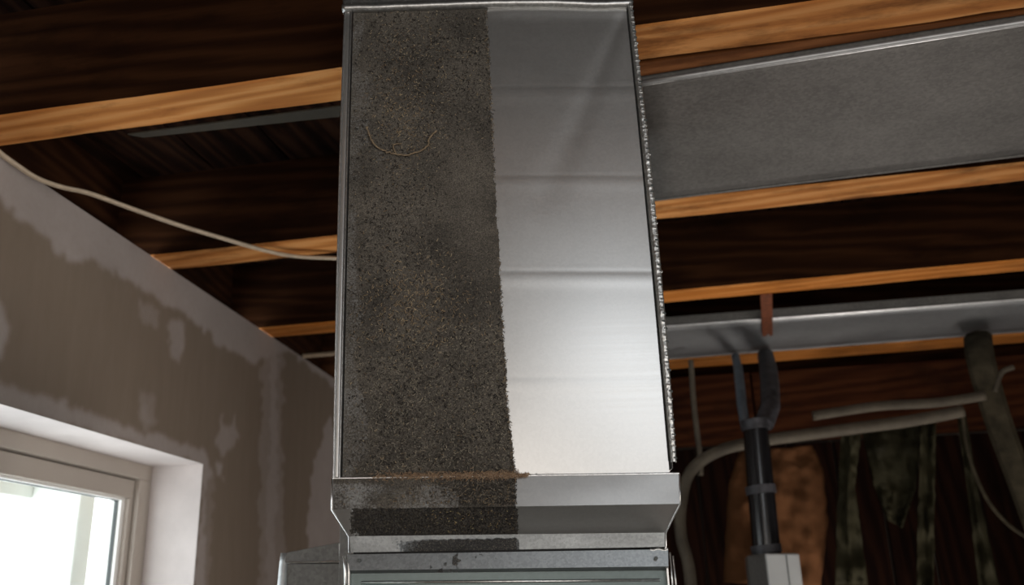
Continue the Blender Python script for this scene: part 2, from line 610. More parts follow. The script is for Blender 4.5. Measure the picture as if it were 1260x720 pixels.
# white trim on the outside of the window opening, seen pale through the glass
ex = thing('exterior_trim', WF @ Matrix.Translation((xg - .05, T + .2, zB)), 'pale post and lintel outside, overexposed behind the window glass', 'trim')
MB().box(xg - .035, xg + .03, T + .12, T + .25, zB - .3, zg + .05, WF).build('post', M_TRIM, ex, bevel=.004)
MB().box(xg + .05, xg + .11, T + .30, T + .36, zB - .3, zg + .10, WF).build('post', M_TRIM, ex, bevel=.004)
MB().box(xg - .28, xg + .03, T + .25, T + .28, zg + .005, zg + .04, WF).build('lintel', M_TRIM, ex, bevel=.004)


# other walls and floor, mostly out of the frame
def slab(name, M, x0, x1, y0, y1, z0, z1, mat):
    o = MB().box(x0, x1, y0, y1, z0, z1, M).build(name, mat, None, M @ Matrix.Translation((x0, y0, z0)))
    return tag(o, kind='structure')


slab('floor', WF, -4, 2.3, -6.2, .0, -.1, 0, M_CONC)
slab('wall_front', WF, -4.1, -4.0, -6.2, 0, 0, ZS, M_FRONT)
slab('wall_right', WF, -4, 2.3, -6.3, -6.2, 0, ZS, M_FRONT)
wb = thing('wall_back', WF @ Matrix.Translation((2.1, 0, 0)), kind='structure')
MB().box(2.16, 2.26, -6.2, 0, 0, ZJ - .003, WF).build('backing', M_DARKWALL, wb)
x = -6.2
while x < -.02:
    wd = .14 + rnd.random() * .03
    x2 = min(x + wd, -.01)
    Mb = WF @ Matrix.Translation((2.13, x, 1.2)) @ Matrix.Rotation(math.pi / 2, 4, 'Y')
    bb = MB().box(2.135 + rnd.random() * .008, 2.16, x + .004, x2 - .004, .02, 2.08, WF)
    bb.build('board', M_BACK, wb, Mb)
    x = x2

for k in range(4):
    xk = -6.15 + k * 1.55
    MB().box(2.10, 2.16, xk + .003, xk + 1.545, 2.09, ZJ - .004, WF).build('ledger_board', M_RIM, wb, WF @ Matrix.Translation((2.13, xk, 2.2)) @ Matrix.Rotation(math.pi / 2, 4, 'Z'))

# joists and the boards above them
ceil = thing('ceiling', JF @ Matrix.Translation((0, 0, ZS)), kind='structure')
x = -1.62
while x < 5.4:
    wd = .19
    y0 = -4.2
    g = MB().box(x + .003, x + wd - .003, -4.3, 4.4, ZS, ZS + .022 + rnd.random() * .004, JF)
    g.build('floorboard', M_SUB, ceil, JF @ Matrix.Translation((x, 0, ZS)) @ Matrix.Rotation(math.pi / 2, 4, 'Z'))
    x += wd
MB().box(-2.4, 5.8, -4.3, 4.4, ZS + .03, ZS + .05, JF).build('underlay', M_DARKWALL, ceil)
MB().box(-4.2, 2.4, .10, .14, ZJ, ZS + .03, WF).build('rim_board', M_JS, ceil, WF @ Matrix.Translation((0, .1, ZJ)))
MB().box(2.27, 2.31, -6.4, .14, ZJ, ZS + .03, WF).build('rim_board', M_JS, ceil, WF @ Matrix.Translation((2.27, 0, ZJ)) @ Matrix.Rotation(math.pi / 2, 4, 'Z'))


def wall_x(s):
    """x in the joist frame where the left wall stands at joist position s"""
    a, bq = Vector((A0[0], A0[1], 0)), Vector((dwx, dwy, 0))
    q0 = JF.inverted() @ a
    q1 = JF.inverted() @ (a + bq)
    tt = (s - q0.y) / (q1.y - q0.y)
    return q0.x + (q1.x - q0.x) * tt


def joist(s0, s1, label, mb, x1=5.3, dz=0, seed=0):
    x0 = wall_x((s0 + s1) / 2) - .10
    # uneven, slightly waney edges along the length
    n = 90
    rows = []
    for i in range(n + 1):
        x = x0 + (x1 - x0) * i / n
        a = s0 + nz(x * 2.2, seed, 1) * .004
        c = s1 + nz(x * 1.7, seed, 5) * .006 + nz(x * 9, seed, 8) * .0025
        zz = ZJ + dz + nz(x * 1.1, seed, 3) * .0015
        zz = max(zz, ZJ + .0005)
        ch = .003
        rows.append([JF @ Vector(q) for q in ((x, a, zz + ch), (x, a + ch, zz), (x, c - ch, zz), (x, c, zz + ch), (x, s1, ZS - .001), (x, s0, ZS - .001))])
    g = MB()
    k = 0
    g.v = [tuple(q) for r in rows for q in r]
    for i in range(n):
        for c in range(6):
            d = (c + 1) % 6
            g.f.append((i * 6 + c, i * 6 + d, i * 6 + 6 + d, i * 6 + 6 + c))
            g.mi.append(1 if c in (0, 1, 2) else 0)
    for bi in (0, n):
        g.f.append(tuple(bi * 6 + j for j in range(6))); g.mi.append(0)
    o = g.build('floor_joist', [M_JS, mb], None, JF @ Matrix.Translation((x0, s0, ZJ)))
    return tag(o, label, 'joist', 'floor joists overhead')


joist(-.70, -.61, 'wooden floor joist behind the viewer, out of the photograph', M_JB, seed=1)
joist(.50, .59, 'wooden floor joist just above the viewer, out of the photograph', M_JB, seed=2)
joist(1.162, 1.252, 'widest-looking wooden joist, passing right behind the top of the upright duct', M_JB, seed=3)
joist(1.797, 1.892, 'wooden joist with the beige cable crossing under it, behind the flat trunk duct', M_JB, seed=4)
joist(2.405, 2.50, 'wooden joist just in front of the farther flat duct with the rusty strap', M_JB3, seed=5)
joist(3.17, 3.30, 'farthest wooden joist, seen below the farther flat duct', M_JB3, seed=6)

# ------------------------------------------------------------------ upright duct (plenum)
YD = 1.072
yrow = [12, 250, 490, 587]
Lo = [aty(a, y_, YD) for a, y_ in ((425, 12), (417.5, 250), (413, 490), (411.5, 587))]
Li = [aty(a, y_, YD) for a, y_ in ((435, 12), (428.6, 250), (423.7, 490), (421, 587))]
Ri = [aty(a, y_, YD) for a, y_ in ((770.5, 10), (794.5, 250), (815.5, 490), (824, 582))]
Ro = [aty(a, y_, YD) for a, y_ in ((778, 10), (805.5, 250), (827, 490), (833, 582))]


def prof(P):
    P = sorted([(q[2], q[0]) for q in P])
    zs_, xs_ = [q[0] for q in P], [q[1] for q in P]
    def f(z):
        # smooth interpolation
        cf = np.polyfit(zs_, xs_, 2)
        return float(np.polyval(cf, z))
    return f


fLo, fLi, fRi, fRo = prof(Lo), prof(Li), prof(Ri), prof(Ro)
zbL, zbR = Li[3][2], Ri[3][2]
ztop = ZJ - .002
plen = thing('plenum_duct', (-.015, YD + .2, Lo[3][2]), 'tall upright galvanized duct, face half caked in dark dust, half wiped clean', 'duct')

# front panel with creases, a ridge and slight oil-canning
NX, NZ = 230, 360
P = []
px = np.zeros((NZ + 1, NX + 1)); py = px.copy()
creases = [(107, .0002), (217, .00022), (335, .0003), (465, .00010)]
for r in range(NZ + 1):
    v_ = r / NZ
    row = []
    for c in range(NX + 1):
        u = c / NX
        zb = zbL + (zbR - zbL) * u
        z = zb + (ztop - zb) * v_
        x = fLi(z) + (fRi(z) - fLi(z)) * u
        X_, Y_ = view_xy((x, YD, z))
        px[r, c], py[r, c] = X_, Y_
        d = -.0035 * math.sin(math.pi * u) * math.sin(math.pi * min(1, v_ * 1.02))
        ut = max(0, min(1, (X_ - 590) / 30))
        for cy, am in creases:
            k = Y_ - cy + (X_ - 700) * .004
            d += ut * am * (.45 * math.exp(-(k / 3.0) ** 2) - .9 * math.exp(-((k - 9) / 9.0) ** 2))
        # diagonal ridge running down from the upper right corner
        t_ = (Y_ - 15) / 200
        if -.1 < t_ < 1.3:
            xc = 768 - 82 * max(t_, 0)
            wdt = 7 + 14 * max(t_, 0)
            d += .0010 * math.exp(-((X_ - xc) / wdt) ** 2) * max(0, min(1, (1.25 - t_) * 2)) * max(0, min(1, (t_ + .1) * 5))
        # upper edge dips forward under the flange
        d -= .0012 * math.exp(-((Y_ - 12) / 9) ** 2) * ut
        d += .0004 * nz(X_ / 150, Y_ / 150, 2, 1)
        row.append((x, YD + d, z))
    P.append(row)
rb = lambda Y_: np.interp(Y_, [10, 250, 490, 583, 660], [599, 611, 624, 634, 636])


def dirt_field(px, py, jit=3.0):
    n1 = vnoise(None, px + 900, py + 900, 3, 11)
    n2 = vnoise(None, px + 900, py + 900, 28, 12)
    n3 = vnoise(None, px + 900, py + 900, 60, 13)
    edge = rb(py) + (n1 - .5) * jit + (vnoise(None, px + 900, py + 900, 14, 15) - .5) * 3
    inside = np.clip((edge - px) / 1.5, 0, 1)
    dl = px - np.interp(py, [12, 587], [432, 421])
    wl = np.interp(py, [0, 80, 150, 350, 450, 587], [25, 45, 55, 45, 35, 40])
    dens = .42 + .45 * np.clip(dl / wl - .25 + (n2 - .5) * .5, 0, 1)
    dens += (n2 - .5) * .16 + (n3 - .5) * .22
    dens += .12 * np.exp(-((px - 585) / 30) ** 2)
    dens += .15 * np.exp(-((px - 505) / 30) ** 2 - ((py - 110) / 70) ** 2)
    dens -= .10 * np.clip((py - 430) / 120, 0, 1)
    return np.clip(dens, .46, 1) * inside


D = dirt_field(px, py)
# faint film of dust near the bottom edge of the clean half
D = np.maximum(D, np.where((py > 575) & (px > 630) & (px < 690), .28 * np.clip((py - 575) / 8, 0, 1), 0))
MB().grid(P).build('front_panel', MGD, plen, smooth=True, attrs={'dirt': D.ravel()})

# the body behind the face
zc = Lo[3][2] - .002
g = MB()
yb = YD + .42
for fx, sgn in ((fLo, 1), (fRo, -1)):
    rows = []
    for i in range(13):
        z = zc + (ztop - zc) * i / 12
        rows.append([(fx(z) + sgn * .004, YD + .003 + (yb - YD) * j / 6, z) for j in range(7)])
    MB().grid(rows).build('side_panel', MG, plen, smooth=True, thick=.0012)
rows = [[(fLo(zc + (ztop - zc) * i / 4) + .004 + (fRo(zc) - fLo(zc) - .008) * j / 4, yb, zc + (ztop - zc) * i / 4) for j in range(5)] for i in range(5)]
MB().grid(rows).build('back_panel', MG, plen, thick=.0012)


def strip(f0, f1, name, mat, y0, y1, za, zb_, n=60, hem=None, bumps=0, dirt=None):
    """a folded seam: a flat raised band with round shoulders between two edge profiles"""
    rows = []
    for i in range(n + 1):
        z = za + (zb_ - za) * i / n
        a, c = f0(z), f1(z)
        row = [(a, y1, z)]
        m = 9
        for j in range(m):
            u = j / (m - 1)
            yy = y0 + (y1 - y0) * (abs(2 * u - 1) ** 6) * .55
            if bumps:
                yy += bumps * (mnoise.noise(Vector((u * 2.2, z * 160, 3))) + .7 * mnoise.noise(Vector((u * 4, z * 300, 9))))
            row.append((a + (c - a) * u, yy, z))
        row.append((c, y1, z))
        rows.append(row)
    g = MB().grid(rows)
    kw = {}
    if dirt is not None: kw['attrs'] = {'dirt': np.full(len(g.v), dirt)}
    return g.build(name, mat, plen, smooth=True, **kw)


strip(lambda z: fLo(z), lambda z: fLi(z) - .003, 'seam', MGD, YD - .003, YD + .006, zc, ztop + .004, dirt=.16)
strip(lambda z: fLi(z) - .0032, lambda z: fLi(z) - .0014, 'hem_edge', MEDGE, YD - .006, YD + .004, zc, ztop + .002)
strip(lambda z: fLo(z) - .0012, lambda z: fLo(z) + .0012, 'hem_edge', MEDGE, YD - .005, YD + .004, zc, ztop + .002)
strip(lambda z: fRi(z) + .0016, lambda z: fRo(z), 'seam', MSEAM, YD - .009, YD + .006, zc + .006, ztop + .004, n=900, bumps=.0007)
strip(lambda z: fRi(z) - .0006, lambda z: fRi(z) + .0016, 'seam_gap', M_GAP, YD - .0012, YD + .006, zc + .008, ztop, n=20)
# hammered notches standing proud along the right seam
zz = zc + .01
while zz < ztop:
    a, c = fRi(zz) + .004, fRo(zz) - .001
    q = rnd.random()
    u = .45 + .4 * rnd.random()
    x_ = a + (c - a) * u
    h_ = .0008 + .0010 * rnd.random()
    MB().hexa([(x_ - .0022, YD - .0105, zz), (x_ + .0022, YD - .0105, zz - .001), (x_ + .0022, YD - .006, zz - .001), (x_ - .0022, YD - .006, zz)],
              [(x_ - .0018, YD - .010, zz + h_), (x_ + .002, YD - .010, zz + h_ - .0005), (x_ + .002, YD - .006, zz + h_), (x_ - .0018, YD - .006, zz + h_)]
              ).build('notch', MEDGE if q < .6 else M_GASK, plen)
    zz += .0065 + .004 * rnd.random()

# top flange: a rolled lip, slightly wavy, standing in front of the joist
rows = []
n = 80
pa, pb = aty(420, 10, YD - .012), aty(779, 4, YD - .012)
for i in range(n + 1):
    u = i / n
    x = pa[0] + (pb[0] - pa[0]) * u
    zl = pa[2] + (pb[2] - pa[2]) * u
    zl += .0045 * math.exp(-((u - .55) / .33) ** 2) - .002 * math.exp(-((u - .88) / .08) ** 2) + .0006 * nz(u * 12, 1)
    prf = [(.004, .001), (-.003, -.001), (-.008, .001), (-.010, .005), (-.008, .009), (-.004, .0105), (-.0035, .016), (-.004, .034)]
    rows.append([(x, YD + a, zl + c) for a, c in prf])
MB().grid(rows).build('top_flange', MFL, plen, smooth=True, thick=.001)
bx = aty(436, 14, YD)

# flared collar under the face: rows of (view y left/right, x left/right, depth)
CR = [((409, 589), (836, 583), YD - .004), ((409, 627), (837, 620), YD - .011), ((430, 660), (819, 655.5), YD + .030), ((430.5, 680), (819, 673), YD + .0345)]
cl = [aty(a[0], a[1], y_) for a, b_, y_ in CR]
cr = [aty(b_[0], b_[1], y_) for a, b_, y_ in CR]


def band(i, name, dens, nx=200, nr=18, crown=0):
    rows = []
    for r in range(nr + 1):
        v_ = r / nr
        a = cl[i] + (cl[i + 1] - cl[i]) * v_
        c = cr[i] + (cr[i + 1] - cr[i]) * v_
        row = []
        for k in range(nx + 1):
            q = a + (c - a) * (k / nx)
            q = q + np.array([0, -crown * math.sin(math.pi * v_) + .0003 * nz(k / nx * 5, v_ * 1, i, 1), 0])
            row.append(q)
        rows.append(row)
    A = np.array(rows)
    vv = A - CAM
    X_ = 630 + F * (vv @ CX) / (vv @ FW)
    Y_ = 360 - F * (vv @ CU) / (vv @ FW)
    return MB().grid(rows[::-1]).build(name, (MGD, MGB, MGS)[i], plen, smooth=True, attrs={'dirt': dens(X_, Y_)[::-1].ravel()})


def d0(X_, Y_):
    n1 = vnoise(None, X_ + 90, Y_ + 90, 3, 21)
    n2 = vnoise(None, X_ + 90, Y_ + 90, 22, 22)
    ins = np.clip((635 + (n1 - .5) * 4 - X_) / 2, 0, 1)
    d = .44 + (n2 - .5) * .2 + .25 * np.clip((X_ - 545 + (n2 - .5) * 60) / 50, 0, 1) + .25 * np.clip((600 - Y_) / 10, 0, 1)
    return np.clip(d, .1, 1) * ins


def d1(X_, Y_):
    n1 = vnoise(None, X_ + 90, Y_ + 90, 3, 31)
    ins = np.clip((636 + (n1 - .5) * 5 - X_) / 2, 0, 1) * np.clip((X_ - 423 - (Y_ - 625) * .25 - n1 * 10) / 8, 0, 1)
    return 1.0 * ins


def d2(X_, Y_):
    n1 = vnoise(None, X_ + 90, Y_ + 90, 5, 41)
    n2 = vnoise(None, X_ + 90, Y_ + 90, 25, 42)
    top = np.interp(X_, [440, 520, 636], [668, 664, 661])
    a = .42 * np.clip((Y_ - top + (n1 - .5) * 3) / 3, 0, 1) * np.clip((X_ - 480) / 60, 0, 1) * np.clip((640 - X_ + n1 * 4) / 4, 0, 1)
    return np.clip(a + np.where(X_ < 636, .16 + .1 * n2, 0), 0, 1)


band(0, 'collar_band', d0)
band(1, 'collar_taper', d1)
band(2, 'collar_lip', d2)
for P_, sgn in ((cl, -1), (cr, 1)):
    rows = [[(q[0], q[1] + (yb - q[1]) * j / 4, q[2]) for j in range(5)] for q in P_]
    MB().grid(rows).build('collar_side', MG, plen, thick=.001)
# top edge of the collar turned in against the face, and bright bent edges
rows = [[(cl[0] + (cr[0] - cl[0]) * (k / 40)) + np.array([0, dy, dz]) for k in range(41)] for dy, dz in ((0, -.0005), (-.0008, .0008), (.001, .0018), (.006, .002))]
MB().grid(rows).build('collar_edge', MEDGE, plen, smooth=True)
for P_ in (cl,):
    MB().tube([Vector(q) + Vector((-.0004, -.0003, 0)) for q in P_], .0013, 6).build('bent_edge', MEDGE, plen, smooth=True)
MB().tube([Vector(q) for q in cr], .0010, 6).build('bent_edge', MEDGE, plen, smooth=True)

# ------------------------------------------------------------------ dust: chips, lint, fuzz
chips = MB()
tint = []


def chip(X_, Y_, ydep, L, wdt, ang, col, tilt=None, lift=.0008):
    q = aty(X_, Y_, ydep)
    c, s_ = math.cos(ang), math.sin(ang)
    tl = rnd.uniform(-.35, .35) if tilt is None else tilt
    ax = np.array([c, -abs(tl) * .5, s_])
    bx_ = np.array([-s_, 0, c])
    o = np.array([0, -lift, 0])
    h = np.array([0, -wdt * .5, 0])
    p = [q + o + ax * L * .5 + bx_ * wdt * .35, q + o + ax * L * .5 - bx_ * wdt * .35, q + o - ax * L * .5 - bx_ * wdt * .5, q + o - ax * L * .5 + bx_ * wdt * .5,
         q + o + h + bx_ * wdt * .1 + ax * L * .3, q + o + h - ax * L * .35]
    chips.poly(p, [(0, 4, 1), (1, 4, 5, 2), (2, 5, 3), (3, 5, 4, 0), (0, 1, 2, 3)])
    tint.extend([(*col, 1)] * 6)


TAN = [(.30, .22, .13), (.22, .165, .10), (.36, .29, .19), (.17, .12, .075)]
GRY = [(.14, .125, .10), (.10, .09, .075), (.19, .175, .145), (.07, .06, .05), (.045, .04, .035)]
DRK = [(.02, .017, .014), (.035, .03, .024), (.012, .01, .009)]


def yface(X_, Y_): return YD - .0022


def scatter(n, fx, fy, cols, L=(.0014, .0036), W=(.0004, .0011), ydep=None, accept=None):
    k = 0
    while k < n:
        X_, Y_ = fx(), fy()
        if accept and not accept(X_, Y_): continue
        y_ = yface(X_, Y_) if ydep is None else ydep(X_, Y_)
        chip(X_, Y_, y_, rnd.uniform(*L), rnd.uniform(*W), rnd.uniform(0, math.pi), rnd.choice(cols))
        k += 1


def acc(X_, Y_):
    if X_ > rb(Y_) - 1: return False
    l = 432 - (Y_ - 12) * 11 / 575 + 3
    if X_ < l: return False
    return rnd.random() < min(1, .22 + max(0, X_ - l) / 70)


scatter(5200, lambda: rnd.uniform(425, 635), lambda: rnd.uniform(14, 584), GRY, accept=acc)
scatter(3600, lambda: rnd.uniform(425, 635), lambda: rnd.uniform(14, 584), DRK, (.0015, .004), (.0006, .0016), accept=acc)
scatter(1500, lambda: rnd.uniform(425, 635), lambda: rnd.uniform(14, 584), TAN[1:] + GRY, accept=acc)
scatter(480, lambda: rnd.gauss(505, 44), lambda: rnd.gauss(372, 30), TAN, (.002, .0055), (.0005, .0011), accept=acc)
scatter(330, lambda: rnd.gauss(495, 28), lambda: rnd.gauss(145, 34), TAN, (.0015, .0045), (.0005, .001), accept=acc)
scatter(260, lambda: rnd.gauss(500, 35), lambda: rnd.gauss(70, 35), TAN[2:], (.0015, .004), (.0005, .001), accept=acc)
scatter(900, lambda: rnd.uniform(430, 634), lambda: rnd.uniform(440, 584), GRY[:3], (.0015, .004), accept=acc)
scatter(1300, lambda: rnd.uniform(430, 634), lambda: rnd.uniform(400, 584), [(.25, .23, .18), (.19, .17, .13), (.33, .29, .22)], (.0015, .0035), (.0004, .0009), accept=acc)
# fuzz down the wiped edge
for i in range(900):
    Y_ = rnd.uniform(14, 584)
    if mnoise.noise(Vector((Y_ / 18, 0, 0))) < -.25 and rnd.random() < .7: continue
    chip(rb(Y_) + rnd.gauss(-.6, 1.0), Y_, YD - .0025, rnd.uniform(.0015, .004), rnd.uniform(.0004, .0008), rnd.uniform(0, math.pi), rnd.choice(TAN[1:] + GRY + DRK))
# lint ridge along the collar edge
for i in range(1100):
    X_ = 650 - abs(rnd.gauss(0, 95)) if rnd.random() < .75 else rnd.uniform(462, 640)
    if X_ < 455: continue
    base = 587 - (X_ - 460) * .011
    k_ = 1 if X_ < 638 else .4
    chip(X_, base + rnd.gauss(-.6, 2.4) * k_, YD - .006 - .002 * rnd.random(), rnd.uniform(.002, .006), rnd.uniform(.0004, .0009), rnd.gauss(0, .8), rnd.choice([(.26, .17, .10), (.20, .13, .08), (.13, .085, .055), (.32, .23, .15)]))


# collar band and taper
def c_dep(X_, Y_):
    t_ = (Y_ - 587) / 37
    return YD - .0045 - .007 * t_ - .0008


scatter(900, lambda: rnd.uniform(415, 635), lambda: rnd.uniform(590, 621), GRY + TAN[1:2], ydep=c_dep, accept=lambda X_, Y_: rnd.random() < .3 + .7 * min(1, max(0, (X_ - 500) / 90)))
scatter(700, lambda: 636 - abs(rnd.gauss(0, 50)), lambda: rnd.uniform(590, 621), DRK, (.0015, .003), ydep=c_dep)


def t_dep(X_, Y_):
    t_ = (Y_ - 624) / 34
    return YD - .011 + .041 * min(max(t_, 0), 1) - .003


scatter(2600, lambda: rnd.uniform(432, 637), lambda: rnd.uniform(626, 656), DRK + [(.05, .045, .038)], (.0018, .004), (.0008, .0016), ydep=t_dep)
scatter(500, lambda: rnd.uniform(430, 637), lambda: rnd.uniform(626, 656), [(.10, .085, .06), (.07, .06, .045)], (.0015, .003), ydep=t_dep)
scatter(110, lambda: rnd.gauss(575, 40), lambda: rnd.uniform(628, 655), [(.34, .28, .14), (.28, .2, .1)], (.0015, .003), ydep=t_dep, accept=lambda X_, Y_: X_ < 636)
o = chips.build('dust_chips', M_CHIP, plen, attrs={'tint': tint}, kind='stuff', label='matted dark dust, wood chips and tan lint on the left half')
# the hanging lint thread
pts = [aty(X_, Y_, YD - .006) for X_, Y_ in ((451, 156), (454, 164), (457, 172), (463, 180), (472, 185), (484, 189), (496, 191), (508, 189), (519, 185), (527, 178), (528, 171), (532, 166), (537, 161))]
g = MB().tube([p_ + Vector((nz(i * .8, 1) * .002, 0, nz(i * .8, 5) * .002)) for i, p_ in enumerate(spline(pts, 5))], .0012, 6)
g.tube(spline([aty(X_, Y_, YD - .006) for X_, Y_ in ((488, 190), (485, 184), (484, 179), (488, 177), (494, 177))], 4), .0009, 6)
g.build('lint_strand', m_plain('tan_lint', (.20, .15, .095), .9, 0, .5, 300, .5), plen, smooth=True, label='curved tan strand of lint')

# ------------------------------------------------------------------ furnace cabinet below
YF = YD + .031
furn = thing('furnace_cabinet', (-.015, YF + .25, 0), 'galvanized furnace cabinet top with mottled flange, directly under the flared duct collar', 'furnace')
fa = [aty(427, 682.5, YF), aty(430, 702, YF - .004), aty(431, 706, YF + .012)]
fb = [aty(822, 676, YF), aty(822.5, 697, YF - .004), aty(821, 702, YF + .012)]
rows = []
for (a, c), (a2, c2) in zip(zip(fa, fb), list(zip(fa, fb))[1:]):
    for r in range(8):
        v_ = r / 8
        rows.append([(a + (a2 - a) * v_) + ((c + (c2 - c) * v_) - (a + (a2 - a) * v_)) * (k / 160) for k in range(161)])
rows.append([fa[2] + (fb[2] - fa[2]) * (k / 160) for k in range(161)])
A = np.array(rows); vv = A - CAM
X_ = 630 + F * (vv @ CX) / (vv @ FW); Y_ = 360 - F * (vv @ CU) / (vv @ FW)
n1 = vnoise(None, X_ + 90, Y_ + 90, 4, 51); n2 = vnoise(None, X_ + 90, Y_ + 90, 18, 52)
Df = np.clip((n1 - .45) * 1.2 + (n2 - .5), 0, .6) * np.exp(-((X_ - 560) / 70) ** 2) + .25 * np.exp(-((X_ - 450) / 35) ** 2 - ((Y_ - 684) / 3) ** 2)
MB().grid(rows[::-1]).build('top_flange', MGS, furn, smooth='auto', attrs={'dirt': Df[::-1].ravel()})
pa, pb = aty(431, 706, YF + .012), aty(821, 702, YF + .012)
MB().poly([pa, pb, (pb[0], pb[1], .02), (pa[0], pa[1], .02)], [(0, 3, 2, 1)]).build('front_panel', m_galv('grey_green_panel', (.085, .105, .105), .4, .1, 200), furn)
# pressed rib across the recessed panel
ya = aty(445, 717, YF + .010)
yb2 = aty(812, 714, YF + .010)
MB().tube([ya, yb2], .0035, 8, flat=.5).build('pressed_rib', MEDGE, furn, smooth=True)
bx0, bx1, ztf = fa[0][0], fb[0][0], fa[0][2] - .003
MB().box(bx0 + .001, bx0 + .003, YF + .004, YF + .5, 0, ztf).build('side_panel', MG, furn)
MB().box(bx1 - .003, bx1 - .001, YF + .004, YF + .5, 0, ztf).build('side_panel', MG, furn)
MB().box(bx0 + .003, bx1 - .003, YF + .498, YF + .5, 0, ztf).build('back_panel', MG, furn)
MB().box(bx0 + .006, bx1 - .006, YF + .006, YF + .49, ztf, ztf + .006).build('top_gap_shade', M_GAP, furn)  # black fill added as the shade in the gap under the collar
MB().tube([aty(423.5, 684, YF), aty(425, 700, YF), aty(426, 740, YF)], .0018, 8).build('side_edge', MEDGE, furn, smooth=True)
for a, c in (((824.5, 680), (829, 740)), ((828, 684), (834, 740))):
    MB().tube([aty(*a, YF + .004), aty(*c, YF + .004)], .0011, 8).build('side_edge', MEDGE, furn, smooth=True)
for X_, Y_ in ((807, 687), (442, 690)):
    q = aty(X_, Y_, YF - .004)
    MB().tube([q, q + np.array([0, -.0025, 0])], .0022, 10).build('screw', M_GASK, furn, smooth='auto')
# bright torn tab at the right of the joint
g = MB()
rows = [[aty(800 + 22 * k / 10, 675 + dy + .8 * math.sin(k), YF - .001 - .002 * (dy < 1)) for k in range(11)] for dy in (0, 1, 2)]
MB().grid(rows).build('tab', MEDGE, furn, smooth=True)

# ------------------------------------------------------------------ low return box at lower left
YR = 1.62
rbx = thing('return_air_box', tuple(aty(385, 720, YR)), 'low grey sheet-metal box with rounded edge, beside the drywall at lower left', 'box')
p0, p1, p2, p3 = aty(352, 680, YR), aty(440, 663.5, YR), aty(440, 691, YR), aty(350, 692.5, YR)
bk = np.array([0, .3, 0])
MB().hexa([p0, p1, p2, p3], [p0 + bk, p1 + bk, p2 + bk, p3 + bk]).build('cap', MGT, rbx, bevel=.001)
q2, q3 = aty(440, 693, YR + .003), aty(353, 694, YR + .003)
MB().hexa([q3, q2, (q2[0], q2[1], 1.0), (q3[0], q3[1], 1.0)], [q3 + bk, q2 + bk, (q2[0], q2[1] + .3, 1.0), (q3[0], q3[1] + .3, 1.0)]).build('front_panel', MGT, rbx, bevel=.001)
MB().tube([aty(353, 692.5, YR - .001), aty(419, 691.5, YR - .001)], .0014, 6).build('seam', MEDGE, rbx)
MB().tube([aty(418, 669, YR), aty(418.5, 740, YR)], .0013, 6).build('seam', MG, rbx)
MB().tube([aty(351.5, 681, YR + .008), aty(350, 692, YR + .008), aty(347, 740, YR + .008), aty(346, 900, YR + .008)], [.0085, .0085, .0105, .0105], 14).build('rounded_edge', MGL, rbx, smooth=True)
# dark gap between wall patch and collar
MB().box(*sorted((aty(421, 650, YR)[0], aty(440, 650, YR)[0])), YR - .02, YR + .1, 1.0, aty(423, 628, YR)[2]).build('riser', MGT, rbx, bevel=.001)

# ------------------------------------------------------------------ flat trunk duct on the right, in the joist bay
def jl(x, y, z=ZJ): return loc(JF, atz(x, y, z))


trunk = thing('flat_trunk_duct', JF @ Matrix.Translation((.5, 1.54, ZJ)), 'broad flat galvanized duct filling the joist bay, right of the upright duct', 'duct')
n0, n1_, f0_, f1_ = jl(792, 97), jl(1260, 22), jl(808, 245), jl(1260, 190)


def ext(a, c, x):
    return a[1] + (c[1] - a[1]) * (x - a[0]) / (c[0] - a[0])


xa, xb = JF.inverted() @ Vector((.2, 1.3, 0)), 3.6
xa = xa.x + .006
fy0, fy1 = lambda x: max(1.262, ext(n0, n1_, x)), lambda x: min(1.79, ext(f0_, f1_, x))
rows = []
NXX = 60
for j in range(15):
    u = j / 14
    rows.append([JF @ Vector((x, fy0(x) + (fy1(x) - fy0(x)) * u, ZJ - .002 + .003 * math.sin(math.pi * u) * math.cos(x * 2.3) + .002 * nz(x * 4, u * 3)))
                 for x in [xa + (xb - xa) * k / NXX for k in range(NXX + 1)]])
MB().grid(rows).build('bottom_panel', MGT, trunk, smooth=True, thick=.001)
for fy, nm in ((fy0, 'side_panel'), (fy1, 'side_panel')):
    rows = [[JF @ Vector((x, fy(x), z)) for x in [xa + (xb - xa) * k / 20 for k in range(21)]] for z in (ZJ - .002, ZJ + .17)]
    MB().grid(rows).build(nm, MGT, trunk, thick=.001)
lip = [JF @ Vector((x, fy0(x) + .002, ZJ - .006)) for x in [xa + (xb - xa) * k / 40 for k in range(41)]]
MB().tube(lip, .0042, 10).build('rolled_edge', MGL, trunk, smooth=True)
lip = [JF @ Vector((x, fy0(x) + .013, ZJ - .004)) for x in [xa + (xb - xa) * k / 40 for k in range(41)]]
MB().tube(lip, .0016, 8).build('rolled_edge', MEDGE, trunk, smooth=True)
lip = [JF @ Vector((x, fy1(x) - .003, ZJ - .003)) for x in [xa + (xb - xa) * k / 40 for k in range(41)]]
MB().tube(lip, .0028, 8).build('rolled_edge', MGT, trunk, smooth=True)

# added brown strip standing in for the shadow between joist and duct
xs_ = [xa + (xb - xa) * k / 20 for k in range(21)]
g = MB()
g.grid([[JF @ Vector((x, y_(x), z_)) for x in xs_] for y_, z_ in ((lambda x: 1.262, ZJ + .10), (lambda x: 1.262, ZJ + .002), (lambda x: max(1.263, fy0(x) - .006), ZJ + .002), (lambda x: max(1.263, fy0(x) - .006), ZJ + .10))])
o = g.build('shade_strip', m_wood('brown_shade_strip', (.10, .035, .01), (.15, .055, .018), (.2, .08, .028), .6, .8, spec=.1), trunk, label='thin brown strip added as shadow along the near edge')

